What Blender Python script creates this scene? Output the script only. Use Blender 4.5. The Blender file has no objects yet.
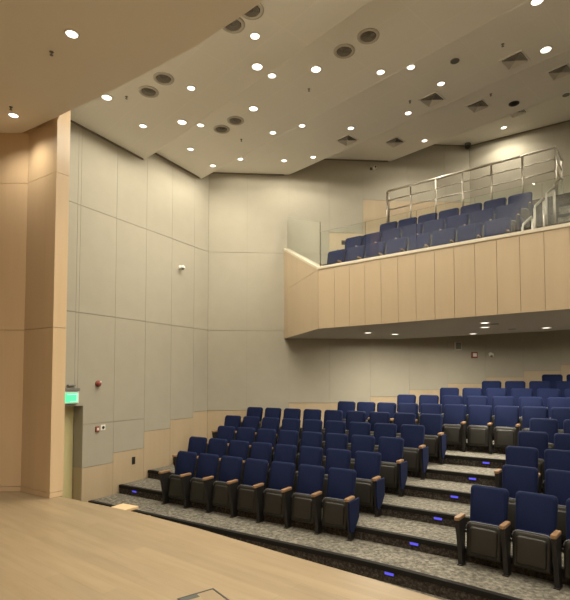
import bpy, bmesh, math, random
from mathutils import Vector, Matrix
random.seed(7)
C = bpy.context.scene.collection
SC = bpy.context.scene
PI = math.pi
R = math.radians
ORD = ['zeroth','first','second','third','fourth','fifth','sixth','seventh','eighth','ninth','tenth','eleventh','twelfth','thirteenth','fourteenth']

# ------------------------------------------------------------------ materials
def nodes_of(name):
    m = bpy.data.materials.new(name); m.use_nodes = True
    nt = m.node_tree
    return m, nt, nt.nodes['Principled BSDF']
def plain(name, col, rough=.5, metal=0., spec=.5, noise=0., nscale=40.):
    m, nt, b = nodes_of(name)
    b.inputs['Roughness'].default_value = rough; b.inputs['Metallic'].default_value = metal
    b.inputs['Specular IOR Level'].default_value = spec
    b.inputs['Base Color'].default_value = (*col, 1)
    if noise:
        tc = nt.nodes.new('ShaderNodeTexCoord'); n = nt.nodes.new('ShaderNodeTexNoise')
        n.inputs['Scale'].default_value = nscale; n.inputs['Detail'].default_value = 5
        r = nt.nodes.new('ShaderNodeValToRGB')
        r.color_ramp.elements[0].position = .3; r.color_ramp.elements[1].position = .7
        r.color_ramp.elements[0].color = (*[c*(1-noise) for c in col], 1)
        r.color_ramp.elements[1].color = (*[min(1, c*(1+noise)) for c in col], 1)
        nt.links.new(tc.outputs['Object'], n.inputs['Vector'])
        nt.links.new(n.outputs['Fac'], r.inputs['Fac']); nt.links.new(r.outputs['Color'], b.inputs['Base Color'])
    return m
def wood(name, c0, c1, rough=.4, stretch=(14, 14, .7), rot=0., bump=0.):
    m, nt, b = nodes_of(name)
    tc = nt.nodes.new('ShaderNodeTexCoord'); mp = nt.nodes.new('ShaderNodeMapping')
    mp.inputs['Scale'].default_value = stretch; mp.inputs['Rotation'].default_value = (0, 0, rot)
    mp.vector_type = 'TEXTURE'
    mp.inputs['Scale'].default_value = tuple(1/s for s in stretch)
    n = nt.nodes.new('ShaderNodeTexNoise'); n.inputs['Scale'].default_value = 1.0; n.inputs['Detail'].default_value = 7
    n.inputs['Roughness'].default_value = .6
    r = nt.nodes.new('ShaderNodeValToRGB')
    r.color_ramp.elements[0].position = .3; r.color_ramp.elements[1].position = .7
    r.color_ramp.elements[0].color = (*c0, 1); r.color_ramp.elements[1].color = (*c1, 1)
    L = nt.links.new
    L(tc.outputs['Object'], mp.inputs['Vector']); L(mp.outputs['Vector'], n.inputs['Vector'])
    L(n.outputs['Fac'], r.inputs['Fac']); L(r.outputs['Color'], b.inputs['Base Color'])
    b.inputs['Roughness'].default_value = rough
    return m
def planks(name, c0, c1, rot, rough=.38):
    m, nt, b = nodes_of(name); L = nt.links.new
    tc = nt.nodes.new('ShaderNodeTexCoord'); mp = nt.nodes.new('ShaderNodeMapping')
    mp.inputs['Rotation'].default_value = (0, 0, rot); L(tc.outputs['Object'], mp.inputs['Vector'])
    br = nt.nodes.new('ShaderNodeTexBrick'); br.offset = .37; br.squash = 1
    br.inputs['Scale'].default_value = 1.0; br.inputs['Mortar Size'].default_value = .0012
    br.inputs['Brick Width'].default_value = 1.8; br.inputs['Row Height'].default_value = .145
    br.inputs['Bias'].default_value = 0
    br.inputs['Color1'].default_value = (.90, .90, .90, 1); br.inputs['Color2'].default_value = (1.06, 1.06, 1.06, 1)
    br.inputs['Mortar'].default_value = (.72, .68, .62, 1)
    L(mp.outputs['Vector'], br.inputs['Vector'])
    m2 = nt.nodes.new('ShaderNodeMapping'); m2.inputs['Scale'].default_value = (.9, 9, 1); L(mp.outputs['Vector'], m2.inputs['Vector'])
    n = nt.nodes.new('ShaderNodeTexNoise'); n.inputs['Scale'].default_value = 1.6; n.inputs['Detail'].default_value = 8
    L(m2.outputs['Vector'], n.inputs['Vector'])
    r = nt.nodes.new('ShaderNodeValToRGB'); r.color_ramp.elements[0].position = .33; r.color_ramp.elements[1].position = .67
    r.color_ramp.elements[0].color = (*c0, 1); r.color_ramp.elements[1].color = (*c1, 1)
    L(n.outputs['Fac'], r.inputs['Fac'])
    mx = nt.nodes.new('ShaderNodeMix'); mx.data_type = 'RGBA'; mx.blend_type = 'MULTIPLY'; mx.inputs[0].default_value = 1
    L(r.outputs['Color'], mx.inputs[6]); L(br.outputs['Color'], mx.inputs[7]); L(mx.outputs[2], b.inputs['Base Color'])
    b.inputs['Roughness'].default_value = rough
    return m
def carpet(name, c0, c1, c2, scale=9.):
    m, nt, b = nodes_of(name); L = nt.links.new
    tc = nt.nodes.new('ShaderNodeTexCoord')
    n = nt.nodes.new('ShaderNodeTexNoise'); n.inputs['Scale'].default_value = scale; n.inputs['Detail'].default_value = 8
    n.inputs['Roughness'].default_value = .72
    r = nt.nodes.new('ShaderNodeValToRGB'); e = r.color_ramp.elements
    e[0].position = .36; e[0].color = (*c0, 1); e[1].position = .64; e[1].color = (*c2, 1)
    x = e.new(.5); x.color = (*c1, 1)
    L(tc.outputs['Object'], n.inputs['Vector']); L(n.outputs['Fac'], r.inputs['Fac']); L(r.outputs['Color'], b.inputs['Base Color'])
    b.inputs['Roughness'].default_value = .95; b.inputs['Specular IOR Level'].default_value = .15
    return m
def emit(name, col, s, base=(.8, .8, .8)):
    m, nt, b = nodes_of(name)
    b.inputs['Base Color'].default_value = (*base, 1)
    b.inputs['Emission Color'].default_value = (*col, 1); b.inputs['Emission Strength'].default_value = s
    return m
def tiled(name, col, seam, rot, w, h, rough=.9):
    m, nt, b = nodes_of(name); L = nt.links.new
    tc = nt.nodes.new('ShaderNodeTexCoord'); mp = nt.nodes.new('ShaderNodeMapping')
    mp.inputs['Rotation'].default_value = (0, 0, rot); L(tc.outputs['Object'], mp.inputs['Vector'])
    br = nt.nodes.new('ShaderNodeTexBrick'); br.offset = 0
    br.inputs['Scale'].default_value = 1; br.inputs['Mortar Size'].default_value = .012; br.inputs['Mortar Smooth'].default_value = .6
    br.inputs['Brick Width'].default_value = w; br.inputs['Row Height'].default_value = h
    br.inputs['Color1'].default_value = (*col, 1); br.inputs['Color2'].default_value = (*[c*.985 for c in col], 1)
    br.inputs['Mortar'].default_value = (*seam, 1)
    L(mp.outputs['Vector'], br.inputs['Vector']); L(br.outputs['Color'], b.inputs['Base Color'])
    b.inputs['Roughness'].default_value = rough; b.inputs['Specular IOR Level'].default_value = .2
    return m

HALL = R(17.4)          # transverse axis of the hall ceiling turns 17.4 deg from +X
M = {}
M['fabric'] = plain('beige wall panel', (.375, .346, .282), .85, spec=.2, noise=.02, nscale=3.)
M['gap'] = plain('panel gap', (.30, .265, .205), .9)
M['gap_shade'] = plain('painted gap shade', (.20, .17, .13), .9)  # strip colour that holds the shade of the ceiling gap
M['veneer'] = wood('maple veneer', (.445, .345, .232), (.485, .382, .258), .42, (3, 3, .35))
M['veneer_stage'] = wood('stage veneer', (.62, .46, .29), (.67, .50, .325), .3, (5, 5, .4))
M['ceil'] = tiled('perforated ceiling board', (.83, .80, .735), (.85, .82, .755), HALL, 1.2, .64)
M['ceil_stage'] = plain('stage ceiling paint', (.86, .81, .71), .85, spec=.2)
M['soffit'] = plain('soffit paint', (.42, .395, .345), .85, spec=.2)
M['stage'] = planks('stage planks', (.255, .188, .112), (.295, .222, .138), R(9))
M['stage_edge'] = wood('stage edge wood', (.60, .43, .25), (.68, .50, .30), .4)
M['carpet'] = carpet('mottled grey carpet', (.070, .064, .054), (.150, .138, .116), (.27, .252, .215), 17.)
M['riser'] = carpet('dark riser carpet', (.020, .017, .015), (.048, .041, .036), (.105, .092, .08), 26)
M['nosing'] = plain('black nosing', (.012, .011, .010), .75, spec=.2)
M['blue'] = plain('navy upholstery', (.0062, .0115, .046), .85, spec=.15, noise=.12, nscale=60)
M['piping'] = plain('grey seam', (.16, .16, .17), .6)
M['under'] = plain('charcoal seat shell', (.016, .0145, .012), .5, noise=.1, nscale=12)
M['dark'] = plain('black steel', (.014, .013, .013), .5)
M['arm'] = wood('armrest wood', (.25, .145, .075), (.33, .20, .11), .35, (30, 4, 30))
M['steel'] = plain('brushed steel', (.62, .58, .52), .3, 1.)
M['white'] = plain('white plastic', (.78, .75, .69), .5)
M['cap'] = plain('cream parapet cap', (.60, .54, .43), .5)
M['lens'] = emit('lamp lens', (1., .93, .80), 2.6)
M['trimring'] = plain('white trim ring', (.82, .78, .70), .45)
M['led'] = emit('blue step led', (.08, .07, 1.), .5, (.1, .1, .4))
M['louver'] = plain('grille louvre', (.66, .63, .57), .6)
M['jet_blade_shaded'] = plain('shade-darkened jet blade', (.22, .20, .17), .6)  # blades darkened to put the vent's inner shade into their colour
M['jet_ring'] = plain('jet ring', (.50, .46, .39), .5)
M['flap'] = plain('grey flap', (.06, .065, .06), .5)
M['shade'] = plain('jet recess shade', (.05, .046, .04), .9)  # colour of a flat disc standing for the shaded depth of a jet vent
M['void'] = plain('dark plenum', (.02, .018, .016), .9)
M['red'] = plain('red plastic', (.24, .05, .035), .5)
M['door'] = plain('cream door paint', (.56, .50, .25), .5)
M['frame'] = plain('door frame paint', (.62, .55, .30), .5)
M['exit'] = emit('green exit panel', (.06, .80, .34), .62, (.1, .5, .3))
M['exit_pale'] = emit('pale exit mark', (.30, .95, .62), .70, (.5, .8, .6))
M['gmetal'] = plain('grey metal housing', (.20, .20, .18), .5, .4)
m, nt, b = nodes_of('clear glass')
b.inputs['Base Color'].default_value = (.93, .97, .94, 1); b.inputs['Roughness'].default_value = 0
b.inputs['Transmission Weight'].default_value = 1; b.inputs['IOR'].default_value = 1.45
M['glass'] = m

# ------------------------------------------------------------------ mesh helper
class MB:
    def __init__(s): s.bm = bmesh.new(); s.mats = []
    def mi(s, m):
        if m not in s.mats: s.mats.append(m)
        return s.mats.index(m)
    def face(s, pts, m):
        vs = [s.bm.verts.new(p) for p in pts]
        try: f = s.bm.faces.new(vs); f.material_index = s.mi(m); return f
        except ValueError: return None
    def hull(s, bot, top, m):                       # loft between two loops
        n = len(bot); k = s.mi(m)
        a = [s.bm.verts.new(p) for p in bot]; t = [s.bm.verts.new(p) for p in top]
        fs = [s.bm.faces.new(a[::-1]), s.bm.faces.new(t)]
        for i in range(n): fs.append(s.bm.faces.new((a[i], a[(i+1) % n], t[(i+1) % n], t[i])))
        for f in fs: f.material_index = k
        return fs
    def prism(s, poly, z0, z1, m):                  # poly of (x, y)
        return s.hull([(x, y, z0) for x, y in poly], [(x, y, z1) for x, y in poly], m)
    def obox(s, o, ux, uy, uz, m, bev=0., seg=2):   # corner origin + three edge vectors
        o, ux, uy, uz = map(Vector, (o, ux, uy, uz))
        bot = [o, o+ux, o+ux+uy, o+uy]
        b2 = bmesh.new()
        a = [b2.verts.new(p) for p in bot]; t = [b2.verts.new(p+uz) for p in bot]
        b2.faces.new(a[::-1]); b2.faces.new(t)
        for i in range(4): b2.faces.new((a[i], a[(i+1) % 4], t[(i+1) % 4], t[i]))
        bmesh.ops.recalc_face_normals(b2, faces=b2.faces[:])
        if bev: bmesh.ops.bevel(b2, geom=b2.edges[:], offset=bev, segments=seg, affect='EDGES', profile=.5)
        s.join(b2, m)
    def box(s, x0, x1, y0, y1, z0, z1, m, bev=0., seg=2):
        s.obox((x0, y0, z0), (x1-x0, 0, 0), (0, y1-y0, 0), (0, 0, z1-z0), m, bev, seg)
    def join(s, b2, m):
        k = s.mi(m); mp = {}
        for v in b2.verts: mp[v] = s.bm.verts.new(v.co)
        for f in b2.faces:
            g = s.bm.faces.new([mp[v] for v in f.verts]); g.material_index = k; g.smooth = f.smooth
        b2.free()
    def tube(s, pts, r, m, seg=10):
        pts = [Vector(p) for p in pts]; k = s.mi(m); rings = []
        for i, p in enumerate(pts):
            d = (pts[min(i+1, len(pts)-1)] - pts[max(i-1, 0)]).normalized()
            up = Vector((0, 0, 1)) if abs(d.z) < .9 else Vector((1, 0, 0))
            a = d.cross(up).normalized(); b_ = a.cross(d)
            rings.append([s.bm.verts.new(p + (a*math.cos(2*PI*j/seg) + b_*math.sin(2*PI*j/seg))*r) for j in range(seg)])
        for q, w in zip(rings, rings[1:]):
            for j in range(seg):
                f = s.bm.faces.new((q[j], q[(j+1) % seg], w[(j+1) % seg], w[j])); f.material_index = k; f.smooth = True
        for q in (rings[0][::-1], rings[-1]):
            f = s.bm.faces.new(q); f.material_index = k
    def lathe(s, prof, m, c=(0, 0, 0), seg=28, axis=None):
        k = s.mi(m); c = Vector(c); rings = []
        q = Vector((0, 0, 1)).rotation_difference(Vector(axis)) if axis else None
        for r, z in prof:
            ring = []
            for j in range(seg):
                v = Vector((r*math.cos(2*PI*j/seg), r*math.sin(2*PI*j/seg), z))
                if q: v = q @ v
                ring.append(s.bm.verts.new(c+v))
            rings.append(ring)
        for a, b_ in zip(rings, rings[1:]):
            for j in range(seg):
                f = s.bm.faces.new((a[j], a[(j+1) % seg], b_[(j+1) % seg], b_[j])); f.material_index = k; f.smooth = True
        for a in (rings[0][::-1], rings[-1]):
            f = s.bm.faces.new(a); f.material_index = k
    def build(s, name, parent=None, loc=None, recalc=True):
        if recalc: bmesh.ops.recalc_face_normals(s.bm, faces=s.bm.faces[:])
        me = bpy.data.meshes.new(name); s.bm.to_mesh(me); s.bm.free()
        for m_ in s.mats: me.materials.append(M[m_])
        o = bpy.data.objects.new(name, me); C.objects.link(o)
        if parent: o.parent = parent
        if loc: o.location = loc
        return o
def struct(o): o['kind'] = 'structure'; return o
def tag(o, label, cat, group=None):
    o['label'] = label; o['category'] = cat
    if group: o['group'] = group
    return o
def thing(name, label, cat, loc=(0, 0, 0), rz=0., group=None):
    o = bpy.data.objects.new(name, None); C.objects.link(o); o.empty_display_size = .1
    o.location = loc; o.rotation_euler = (0, 0, rz)
    return tag(o, label, cat, group)
def copy_tree(o, parent=None):
    c = o.copy(); C.objects.link(c)
    if parent: c.parent = parent
    for ch in list(o.children): copy_tree(ch, c)
    return c
def clip(poly, fn):                                 # keep the side where fn(x, y) >= 0
    out = []
    for i in range(len(poly)):
        a, b_ = poly[i], poly[(i+1) % len(poly)]; fa, fb = fn(*a), fn(*b_)
        if fa >= 0: out.append(a)
        if fa*fb < 0:
            t = fa/(fa-fb); out.append((a[0]+t*(b_[0]-a[0]), a[1]+t*(b_[1]-a[1])))
    return out

# ------------------------------------------------------------------ levels and plan
EYE = 2.57; STAGE = .842; P1 = .194; RISE = .169; SPACING = .81
KS = 1.0256
def kz(z): return EYE+(z-EYE)*KS
XW = -7.8*KS                                # left wall plane
CY = 9.79*KS                                # left wall ends here, angled wall begins
WA = R(33.5); WD = (math.cos(WA), math.sin(WA)); WN = (math.sin(WA), -math.cos(WA))   # angled wall direction, inward normal
def wall_pt(s): return (XW+WD[0]*s, CY+WD[1]*s)
XR = 9.0
def tier_z(k): return P1+RISE*(k-1)
CURV = {1: 1., 2: 1., 3: .9, 4: .75, 5: .55}
def rowY(k, x):                             # plan line of the backrest tops of row k
    y = 7.05+SPACING*(k-1)-.0524*(x+2.8); c = CURV.get(k, 0.)
    if x > -2.5:
        e = min(x, 1.)+2.5; y -= .026*c*e*e
        if x > 1.: y -= .18*c*(x-1.)
    if k == 1 and x > -2.5: y -= .03*min(x+2.5, 3)
    return y
def noseY(k, x): return rowY(k, x)-(.95 if k == 1 else 1.01)
def wallY(x):                               # back wall behind the lower seats
    sx = (x-XW)/WD[0]
    if sx <= 10.6*KS: return CY+WD[1]*sx
    p = wall_pt(10.6*KS); return p[1]-.306*(x-p[0])

# ------------------------------------------------------------------ floors
mb = MB(); mb.box(-8.2, XR, -5, 21, -.12, 0, 'carpet'); struct(mb.build('floor'))
XS = [XW+.02+(XR-.02-XW-.02)*i/96 for i in range(97)]
NT = 12
for k in range(1, NT+1):
    mb = MB(); z = tier_z(k); z0 = 0.
    front, back = [], []
    for x in XS:
        a = noseY(k, x); b_ = noseY(k+1, x) if k < NT else 99
        b_ = min(b_, wallY(x)-.02)
        if b_-a > .02: front.append((x, a)); back.append((x, b_))
    for i in range(len(front)-1):
        p, q, r_, s_ = front[i], front[i+1], back[i+1], back[i]
        mb.face([(*p, z), (*q, z), (*r_, z), (*s_, z)], 'carpet')
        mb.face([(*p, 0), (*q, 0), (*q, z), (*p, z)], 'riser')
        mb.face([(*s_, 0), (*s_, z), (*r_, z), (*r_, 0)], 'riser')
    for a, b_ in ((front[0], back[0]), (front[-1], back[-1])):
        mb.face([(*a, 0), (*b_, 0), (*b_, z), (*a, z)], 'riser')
    bmesh.ops.remove_doubles(mb.bm, verts=mb.bm.verts[:], dist=1e-5)
    struct(mb.build('floor'))
    mb = MB()                               # black nosing strip on the tier edge
    for i in range(len(front)-1):
        (x0, y0), (x1, y1) = front[i], front[i+1]
        bot = [(x0, y0-.012, z-.055), (x1, y1-.012, z-.055), (x1, y1+.065, z-.055), (x0, y0+.065, z-.055)]
        mb.hull(bot, [(p[0], p[1], z+.006) for p in bot], 'nosing')
    bmesh.ops.remove_doubles(mb.bm, verts=mb.bm.verts[:], dist=1e-5)
    struct(mb.build('trim_1'))

# stage
EDGE = [(-13, 4.60), (-7.2, 4.60), (-6.37, 4.60), (-5.7, 4.58), (-4.78, 4.55), (-3.64, 4.42), (-2.28, 4.19), (-1.43, 4.06), (-.83, 3.95), (0, 3.75), (1.5, 3.36), (4, 2.7), (9, 1.3)]
mb = MB()
back = [(x, -4.9) for x, y in EDGE]
for i in range(len(EDGE)-1):
    p, q = EDGE[i], EDGE[i+1]
    mb.face([(*p, STAGE), (*q, STAGE), (*back[i+1], STAGE), (*back[i], STAGE)], 'stage')
    mb.face([(*p, 0), (*q, 0), (*q, STAGE), (*p, STAGE)], 'stage_edge')
bmesh.ops.remove_doubles(mb.bm, verts=mb.bm.verts[:], dist=1e-5)
struct(mb.build('floor_stage'))

# floor box set into the stage boards
t = thing('floor_box', 'square floor outlet box with dark metal frame set in the stage boards', 'floor box', (-2.42, 3.02, STAGE), R(-24))
mb = MB()
for x0, x1, y0, y1 in ((-.16, .16, .145, .16), (-.16, .16, -.16, -.145), (-.16, -.145, -.145, .145), (.145, .16, -.145, .145)):
    mb.box(x0, x1, y0, y1, 0, .004, 'dark')
mb.build('frame', t)
mb = MB(); mb.box(-.143, .143, -.143, .143, 0, .003, 'stage'); mb.build('lid', t)
mb = MB(); mb.box(-.142, -.085, -.142, .0, .003, .005, 'flap'); mb.build('cable_flap', t)

# wooden stair from stage down to the stalls, seen only as a sliver of its top tread
t = thing('stage_steps', 'short pale wooden steps at the stage edge near the left door', 'steps', (-5.17, 4.58, 0))
for i in range(4):
    mb = MB(); z = STAGE-.012-i*.19
    mb.box(-.15, .15, .0+.24*i, .24+.24*i, z-.035, z, 'stage_edge', .004); mb.build('tread', t)
mb = MB()
for sx in (-.14, .11):
    mb.hull([(sx, .0, 0.005), (sx+.03, .0, .005), (sx+.03, .96, .005), (sx, .96, .005)],
            [(sx, .0, STAGE-.05), (sx+.03, .0, STAGE-.05), (sx+.03, .96, .21), (sx, .96, .21)], 'stage_edge')
mb.build('stringer', t)

# ------------------------------------------------------------------ walls
GAP = .005; GAPV = .0025
def panel_run(mb, p0, d, n, cols, thick, m):
    """cols: list of (s0, s1, [z breaks]); panels stand proud of the backing by thick"""
    for s0, s1, zs in cols:
        for z0, z1 in zip(zs, zs[1:]):
            o = (p0[0]+d[0]*(s0+GAPV), p0[1]+d[1]*(s0+GAPV), z0+GAP)
            L_ = s1-s0-2*GAPV
            mb.obox(o, (d[0]*L_, d[1]*L_, 0), (-n[0]*thick, -n[1]*thick, 0), (0, 0, z1-z0-2*GAP), m)
def backing(mb, p0, d, n, s0, s1, z0, z1, depth=.012, thick=.12, m='gap'):
    o = (p0[0]+d[0]*s0-n[0]*depth, p0[1]+d[1]*s0-n[1]*depth, z0)
    L_ = s1-s0
    mb.obox(o, (d[0]*L_, d[1]*L_, 0), (-n[0]*thick, -n[1]*thick, 0), (0, 0, z1-z0), m)

ZA, ZB, ZC = kz(3.825), kz(5.872), kz(1.71)
# left wall, with the door opening from Y 4.95 to 6.06
lp, ld, ln = (XW, 0), (0, 1), (1, 0)
LC = [(a*KS, b*KS, kz(c)) for a, b, c in [(6.06, 6.79, .89), (6.79, 7.62, 1.08), (7.62, 8.43, 1.43), (8.43, 9.23, 1.62), (9.23, 9.79, 1.755)]]
DY0, DY1, DYS, DZ = 5.05, 6.06*KS, 5.865*KS, 2.05
mb = MB()
backing(mb, lp, ld, ln, DY1+.016, CY, 0, 8.2); backing(mb, lp, ld, ln, 4.6, DY1+.016, DZ+.021, 8.2); backing(mb, lp, ld, ln, 4.6, DY0, 0, DZ)
cols = []
for s0, s1, w in LC:
    z = [w, ZC, ZA, ZB, 8.12] if s0 < 7.7 else [w, ZA, ZB, 8.12]
    cols.append((s0, s1, z))
cols += [(4.6, DY0, [0, DZ, ZA, ZB, 8.12]), (DY0, DYS, [DZ, ZA, ZB, 8.12]), (DYS, DYS+.07, [DZ, ZA, ZB, 8.12]), (DYS+.07, DY1+2*GAPV, [DZ, ZA, ZB, 8.12])]
panel_run(mb, lp, ld, ln, cols, .02, 'fabric')
mb.box(XW-.34, XW-.021, DY1, DY1+.015, LC[0][2], DZ, 'fabric'); mb.box(XW-.34, XW-.02, DY0, DY1, DZ+.001, DZ+.02, 'fabric')
struct(mb.build('wall_left'))
mb = MB()
panel_run(mb, lp, ld, ln, [(s0, s1, [.0, w]) for s0, s1, w in LC], .02, 'veneer')
mb.box(XW-.34, XW-.021, DY1, DY1+.015, 0, LC[0][2]-.002, 'veneer')      # wood lined reveal of the door
struct(mb.build('wainscot_left'))
# door leaf in the recess
mb = MB(); mb.box(XW-.345, XW-.29, DY0+.02, 5.99, .01, DZ-.015, 'door', .004); dr = struct(mb.build('door_1'))
mb = MB(); mb.box(XW-.36, XW-.26, 5.99, DY1-.01, 0, DZ-.005, 'frame', .004); mb.box(XW-.36, XW-.26, DY0, 5.99, DZ-.014, DZ-.002, 'frame'); mb.build('door_frame', dr)
mb = MB(); mb.tube([(XW-.29, 5.86, 1.0), (XW-.24, 5.86, 1.0), (XW-.24, 5.74, 1.0)], .012, 'dark'); mb.box(XW-.291, XW-.283, 5.83, 5.89, .9, 1.1, 'dark'); mb.build('door_handle', dr)

# angled wall: lower part under the balcony, upper part above it
wp = (XW, CY)
SB = [v_*KS for v_ in [0, 1.0, 2.1, 3.17, 4.25, 5.3, 6.35, 7.4, 8.46, 9.5, 10.6]]
WS = [kz(v_) for v_ in [1.76, 1.76, 1.945, 1.945, 2.10, 2.28, 2.45, 2.62, 2.79, 2.96]]
mb = MB()
backing(mb, wp, WD, WN, 0, SB[2], 0, 8.5); backing(mb, wp, WD, WN, SB[2], SB[10]+.05, 0, 4.3); backing(mb, wp, WD, WN, SB[2], 7.04*KS, 4.3, 9.5)
low = []
for i in range(10):
    low.append((SB[i], SB[i+1], [WS[i]]+([ZA, ZB, 8.5] if i < 2 else [4.3])))
panel_run(mb, wp, WD, WN, low, .02, 'fabric')
UPW = [(2.1*KS, 3.17*KS, 4.3), (3.17*KS, 4.09*KS, kz(6.45)), (4.09*KS, 5.3*KS, kz(7.36)), (5.3*KS, 6.35*KS, kz(7.36)), (6.35*KS, 7.05*KS, kz(7.36))]
up = []
for s0, s1, w in UPW:
    up.append((s0, s1, [w]+([ZB] if w < 5 else [])+[9.4]))
panel_run(mb, wp, WD, WN, up, .02, 'fabric')
struct(mb.build('wall_back'))
mb = MB()
panel_run(mb, wp, WD, WN, [(SB[i], SB[i+1], [0, WS[i]]) for i in range(10)], .02, 'veneer')
panel_run(mb, wp, WD, WN, [(s0, s1, [4.3, w]) for s0, s1, w in UPW[1:]], .02, 'veneer')
struct(mb.build('wainscot_back'))
# rear wall of the gallery (upper) and of the stalls further right
k = wall_pt(7.05*KS); a2 = R(-3.8); d2 = (math.cos(a2), math.sin(a2)); n2 = (math.sin(a2), -math.cos(a2))
mb = MB(); L2 = (XR-k[0])/d2[0]
backing(mb, k, d2, n2, 0, L2, 4.3, 9.5)
brk = [0]+[1.0+1.07*i for i in range(9)]+[L2]
panel_run(mb, k, d2, n2, [(a, b_, [4.3, 9.4]) for a, b_ in zip(brk, brk[1:])], .02, 'fabric')
struct(mb.build('wall_back'))
QW = wall_pt(10.6*KS); a3 = math.atan(-.306); d3 = (math.cos(a3), math.sin(a3)); n3 = (math.sin(a3), -math.cos(a3))
mb = MB(); L3 = (XR-QW[0])/d3[0]
backing(mb, QW, d3, n3, 0, L3, 0, 4.6); brk = [i*L3/8 for i in range(9)]
panel_run(mb, QW, d3, n3, [(a, b_, [2.96, 4.6]) for a, b_ in zip(brk, brk[1:])], .02, 'fabric')
panel_run(mb, QW, d3, n3, [(a, b_, [0, 2.96]) for a, b_ in zip(brk, brk[1:])], .02, 'veneer')
struct(mb.build('wall_back'))
# right side and stage rear, outside the picture
mb = MB(); backing(mb, (XR, 16), (0, -1), (-1, 0), 0, 21, 0, 9.5, 0, .12, 'fabric'); struct(mb.build('wall_right'))
mb = MB(); backing(mb, (XR, -4.9), (-1, 0), (0, 1), 0, 22, 0, 9.5, 0, .12, 'veneer_stage'); struct(mb.build('wall_stage'))

# stage side wall in wood veneer (proscenium return)
mb = MB()
ST = 6.47
zs = [STAGE, STAGE+.075, 3.332, 5.66, ST]
def veneer_face(p, q, m, g=.003):
    d = Vector((q[0]-p[0], q[1]-p[1], 0)); L_ = d.length; d.normalize(); n = Vector((d.y, -d.x, 0))
    for z0, z1 in zip(zs, zs[1:]):
        gz = 0 if z1 == ST else g
        mb.obox((p[0], p[1], z0+g), d*L_, -n*.02, (0, 0, z1-z0-g-gz), m)
P_A, P_B, P_C = (-7.2, 4.50), (-6.42, 4.452), (-6.40, 4.655)
P_L = (-7.2-.871*6, 4.50-.491*6)
veneer_face(P_L, P_A, 'veneer_stage'); veneer_face(P_A, P_B, 'veneer_stage'); veneer_face(P_B, P_C, 'veneer_stage')
core = [(P_L[0], P_L[1]+.02), (P_A[0]-.01, P_A[1]+.02), (P_B[0]-.02, P_B[1]+.02), (P_C[0]-.02, P_C[1]-.01), (-7.82, 4.67), (P_L[0], 4.67)]
mb.prism(core, 0, ST, 'gap')
mb.prism([(P_C[0]-.02, 4.47), (P_C[0]+.0, P_C[1]), (-7.5, 4.69), (-7.5, 4.47)], ST, 7.5, 'veneer_stage')
struct(mb.build('wall_stage_left'))
mb = MB()                                  # wall above the stage opening on the hall side
mb.prism([(-8.4, 4.66), (-6.6, 4.66), (-7.0, 4.74), (-8.4, 4.74)], 0, 7.5, 'fabric')
struct(mb.build('wall_stage_left'))

# ------------------------------------------------------------------ ceilings
SCE = [(-8.2, 4.45), (-7.0, 4.44), (-6.14, 4.41), (-5.28, 4.37), (-4.31, 4.31), (-3.53, 4.24), (-3.2, 4.18), (-2.78, 4.11), (-1.5, 3.84), (0, 3.45), (3, 2.5), (9.1, .4)]
mb = MB()
for p, q in zip(SCE, SCE[1:]):
    mb.hull([(p[0], -5, ST), (q[0], -5, ST), (*q, ST), (*p, ST)], [(p[0], -5, ST+.12), (q[0], -5, ST+.12), (*q, ST+.12), (*p, ST+.12)], 'ceil_stage')
mb.hull([(-13, -5, ST), (-8.2, -5, ST), (-8.2, 4.7, ST), (-13, 4.7, ST)], [(-13, -5, ST+.12), (-8.2, -5, ST+.12), (-8.2, 4.7, ST+.12), (-13, 4.7, ST+.12)], 'ceil_stage')
struct(mb.build('ceiling_stage'))
mb = MB()                                  # fascia between stage ceiling and hall ceiling
for p, q in zip(SCE, SCE[1:]):
    mb.hull([(p[0], p[1]-.1, ST+.12), (q[0], q[1]-.1, ST+.12), (*q, ST+.12), (*p, ST+.12)], [(p[0], p[1]-.1, 7.6), (q[0], q[1]-.1, 7.6), (*q, 7.6), (*p, 7.6)], 'ceil')
struct(mb.build('ceiling_fascia'))
VN = (.299, .954); VT = (.954, -.299)
def vw(v, w): return (VN[0]*v+VT[0]*w, VN[1]*v+VT[1]*w)
def kp(p): return (p[0]*KS, p[1]*KS)
PROF = [(0.2, 7.40), (4.86, 7.40), (5.11, 7.69), (6.70, 7.69), (6.95, 7.98), (8.64, 7.98), (9.33, 8.44), (10.78, 8.44), (11.49, 8.94), (18, 8.94)]
PROF = [(v_*KS, kz(z_)) for v_, z_ in PROF]
def ceil_z(x, y):
    v = VN[0]*x+VN[1]*y
    for (a, za), (b_, zb) in zip(PROF, PROF[1:]):
        if a <= v <= b_: return za+(zb-za)*(v-a)/(b_-a)
    return PROF[0][1]
def scee(x):
    for p, q in zip(SCE, SCE[1:]):
        if p[0] <= x <= q[0]: return p[1]+(q[1]-p[1])*(x-p[0])/(q[0]-p[0])
    return SCE[-1][1]
mb = MB()
kx, ky = k
for (a, za), (b_, zb) in zip(PROF, PROF[1:]):
    poly = [vw(a, -16), vw(a, 16), vw(b_, 16), vw(b_, -16)]
    poly = clip(poly, lambda x, y: x-(XW+.0))
    poly = clip(poly, lambda x, y: XR-x)
    poly = clip(poly, lambda x, y: (x-XW)*WN[0]+(y-CY)*WN[1]) if len(poly) > 2 else poly
    poly = clip(poly, lambda x, y: (x-kx)*n2[0]+(y-ky)*n2[1]) if len(poly) > 2 else poly
    if len(poly) > 2: poly = clip(poly, lambda x, y: y-(SCE[1][1]-.14)+.0*(x) if x < 0 else y+.28*x-4.2)
    if len(poly) < 3: continue
    hz = lambda x, y: za+(zb-za)*((VN[0]*x+VN[1]*y)-a)/(b_-a)
    mb.hull([(x, y, hz(x, y)) for x, y in poly], [(x, y, hz(x, y)+.03) for x, y in poly], 'ceil')
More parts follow.
